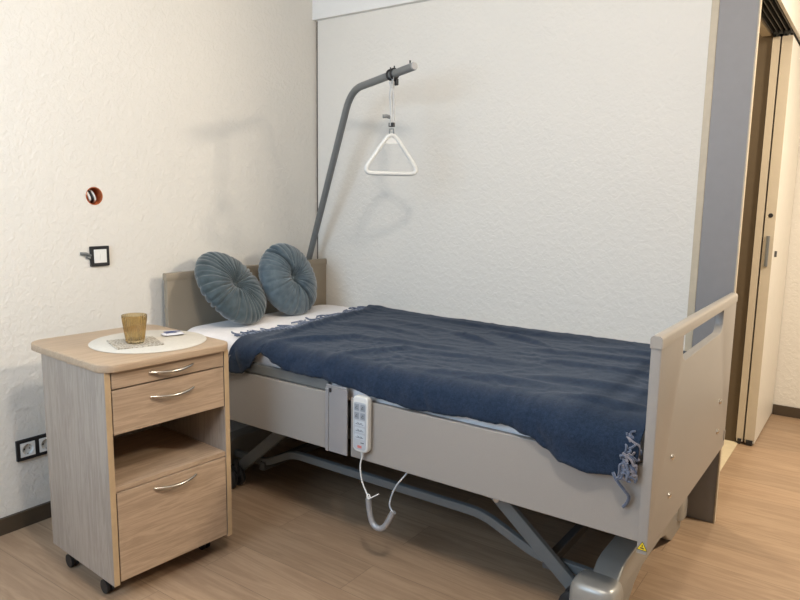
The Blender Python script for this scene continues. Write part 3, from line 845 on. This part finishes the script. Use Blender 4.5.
# ------------------------------------------------------------------ hand control with cable
def remote():
    t = thing('bed_hand_control', 'light grey bed remote control hanging on the side panel with cable and hook', 'remote control', (1.191, -1.061, .50))
    o = Vector((1.185, -1.061, .50))
    # leaning slightly; body outline rounded
    P = lambda lp: [(x-o.x, z-o.z) for x, z in lp]
    body = plate('housing', [P(rrect(1.152, 1.218, .402, .600, [.018, .018, .016, .016]))], -.026, -.001, 'XZ', M['offwhite'], t, bev=.005)
    plate('keypad', [P(rrect(1.158, 1.212, .412, .580, [.012, .012, .010, .010]))], -.0275, -.026, 'XZ', M['lcd'], body)
    for x in (1.172, 1.198):
        for z in (.562, .532):
            k = plate('key', [P(rrect(x-.010, x+.010, z-.012, z+.012, .003))], -.0285, -.0275, 'XZ', plain('key grey', srgb(140, 146, 152), .5), body)
    for z, in ((.506,), (.482,), (.458,)):
        plate('key', [P(rrect(1.163, 1.207, z-.0085, z+.0085, .003))], -.0283, -.0275, 'XZ', plain('key pale', srgb(190, 196, 200), .5), body)
    b = bmesh.new()
    f = -.0288
    def stroke(x0, z0, x1, z1, w=.0009): tube(b, [(x0-o.x, f, z0-o.z), (x1-o.x, f, z1-o.z)], w, 5)
    for x in (1.172, 1.198):
        for z in (.562, .532):
            stroke(x-.006, z-.004, x+.005, z-.004); stroke(x-.005, z-.003, x+.001, z+.005); stroke(x+.001, z+.005, x+.003, z+.001)
    for z in (.506, .482, .458):
        stroke(1.168, z-.003, 1.202, z-.003); stroke(1.176, z+.003, 1.184, z-.001); stroke(1.188, z+.001, 1.196, z+.001)
    stroke(1.190, .438, 1.204, .438, .0012)
    obj('pictogram', b, M['darkprint'], body)
    b = bmesh.new(); box(b, 1.176-o.x, 1.194-o.x, -.0284, -.0272, .418-o.z, .427-o.z); obj('indicator', b, M['red'], body)
    b = bmesh.new(); tube(b, [(0, -.012, -.098), (0, -.012, -.118)], [.0065, .0042], 12); obj('strain_relief', b, M['offwhite'], body)
    b = bmesh.new(); w = lambda x, y, z: Vector((x, y, z))-o
    tube(b, catmull([w(1.185, -1.073, .385), w(1.178, -1.075, .345), (w(1.186, -1.075, .295)), w(1.208, -1.073, .250), w(1.214, -1.072, .238)], 8), .0026, 8)
    obj('cable', b, M['white'], t)
    # grey sleeve bent as a hook
    b = bmesh.new(); tube(b, catmull([w(1.213, -1.072, .236), w(1.219, -1.072, .190), w(1.232, -1.072, .152), w(1.258, -1.072, .140), w(1.285, -1.070, .155), w(1.316, -1.066, .214)], 8), .0105, 14)
    obj('cable_sleeve', b, M['alu'], t)
    b = bmesh.new(); ring = [w(1.213+.007*math.cos(a), -1.072, .243+.009*math.sin(a)) for a in [2*PI*k/14 for k in range(14)]]
    tube(b, ring, .002, 6, closed=True); tube(b, [w(1.216, -1.076, .236), w(1.262, -1.078, .268)], .0022, 6); obj('cable_tie', b, M['white'], t)
    b = bmesh.new(); tube(b, catmull([w(1.314, -1.066, .212), w(1.300, -1.066, .240), w(1.318, -1.060, .300), w(1.350, -1.045, .350), w(1.372, -1.02, .392)], 8), .0030, 8)
    obj('cable', b, M['lcd'], t)
remote()

# ------------------------------------------------------------------ light
def area(name, loc, target, size, power, col, shape='DISK', sy=None, spread=None):
    l = bpy.data.lights.new(name, 'AREA'); l.shape = shape; l.size = size; l.energy = power; l.color = col
    if sy: l.size_y = sy
    if spread: l.spread = spread
    o = bpy.data.objects.new(name, l); C.objects.link(o); o.location = loc
    o.rotation_euler = (Vector(target)-Vector(loc)).to_track_quat('-Z', 'Y').to_euler(); return o
def bulb(name, loc, rad, power, col):
    l = bpy.data.lights.new(name, 'POINT'); l.shadow_soft_size = rad; l.energy = power; l.color = col
    o = bpy.data.objects.new(name, l); C.objects.link(o); o.location = loc; return o
bulb('ceiling_lamp', (2.2, -2.05, 2.40), .10, 69, (1, .92, .83))
bulb('corner_fill_light', (1.15, -1.75, 2.40), .28, 15, (1, .93, .84))  # unseen weak fill, added to brighten the wall corner
area('window_daylight', (1.05, -3.60, 1.72), (1.05, 0, 1.2), 1.35, 46, (.52, .74, 1), 'RECTANGLE', 1.0)
area('hall_lamp', (3.5, .3, 2.45), (2.6, 0, 0), .4, 72, (1, .88, .71))
area('side_room_lamp', (1.0, .8, 2.4), (1.9, .55, 0), .15, 24, (1, .84, .62))
wd = bpy.data.worlds.new('sky'); bpy.context.scene.world = wd; wd.use_nodes = True
wd.node_tree.nodes['Background'].inputs['Color'].default_value = (.7, .82, 1, 1)
wd.node_tree.nodes['Background'].inputs['Strength'].default_value = .6

# ------------------------------------------------------------------ camera
cx, cy, cz, yaw, pitch, roll, f = 2.5919, -2.8375, 1.2723, .6166, -.1493, .0155, 679.05
F = Vector((-math.sin(yaw)*math.cos(pitch), math.cos(yaw)*math.cos(pitch), math.sin(pitch)))
R0 = Vector((math.cos(yaw), math.sin(yaw), 0)); U0 = R0.cross(F)
R_ = R0*math.cos(roll)+U0*math.sin(roll); U_ = -R0*math.sin(roll)+U0*math.cos(roll)
cam = bpy.data.cameras.new('camera'); co = bpy.data.objects.new('camera', cam); C.objects.link(co)
m = Matrix((R_, U_, -F)).transposed().to_4x4(); m.translation = (cx, cy, cz); co.matrix_world = m
cam.sensor_width = 36; cam.lens = f/800*36; cam.clip_start = .05
bpy.context.scene.camera = co
vs = bpy.context.scene.view_settings
vs.view_transform = 'Standard'; vs.look = 'None'; vs.exposure = 0.0
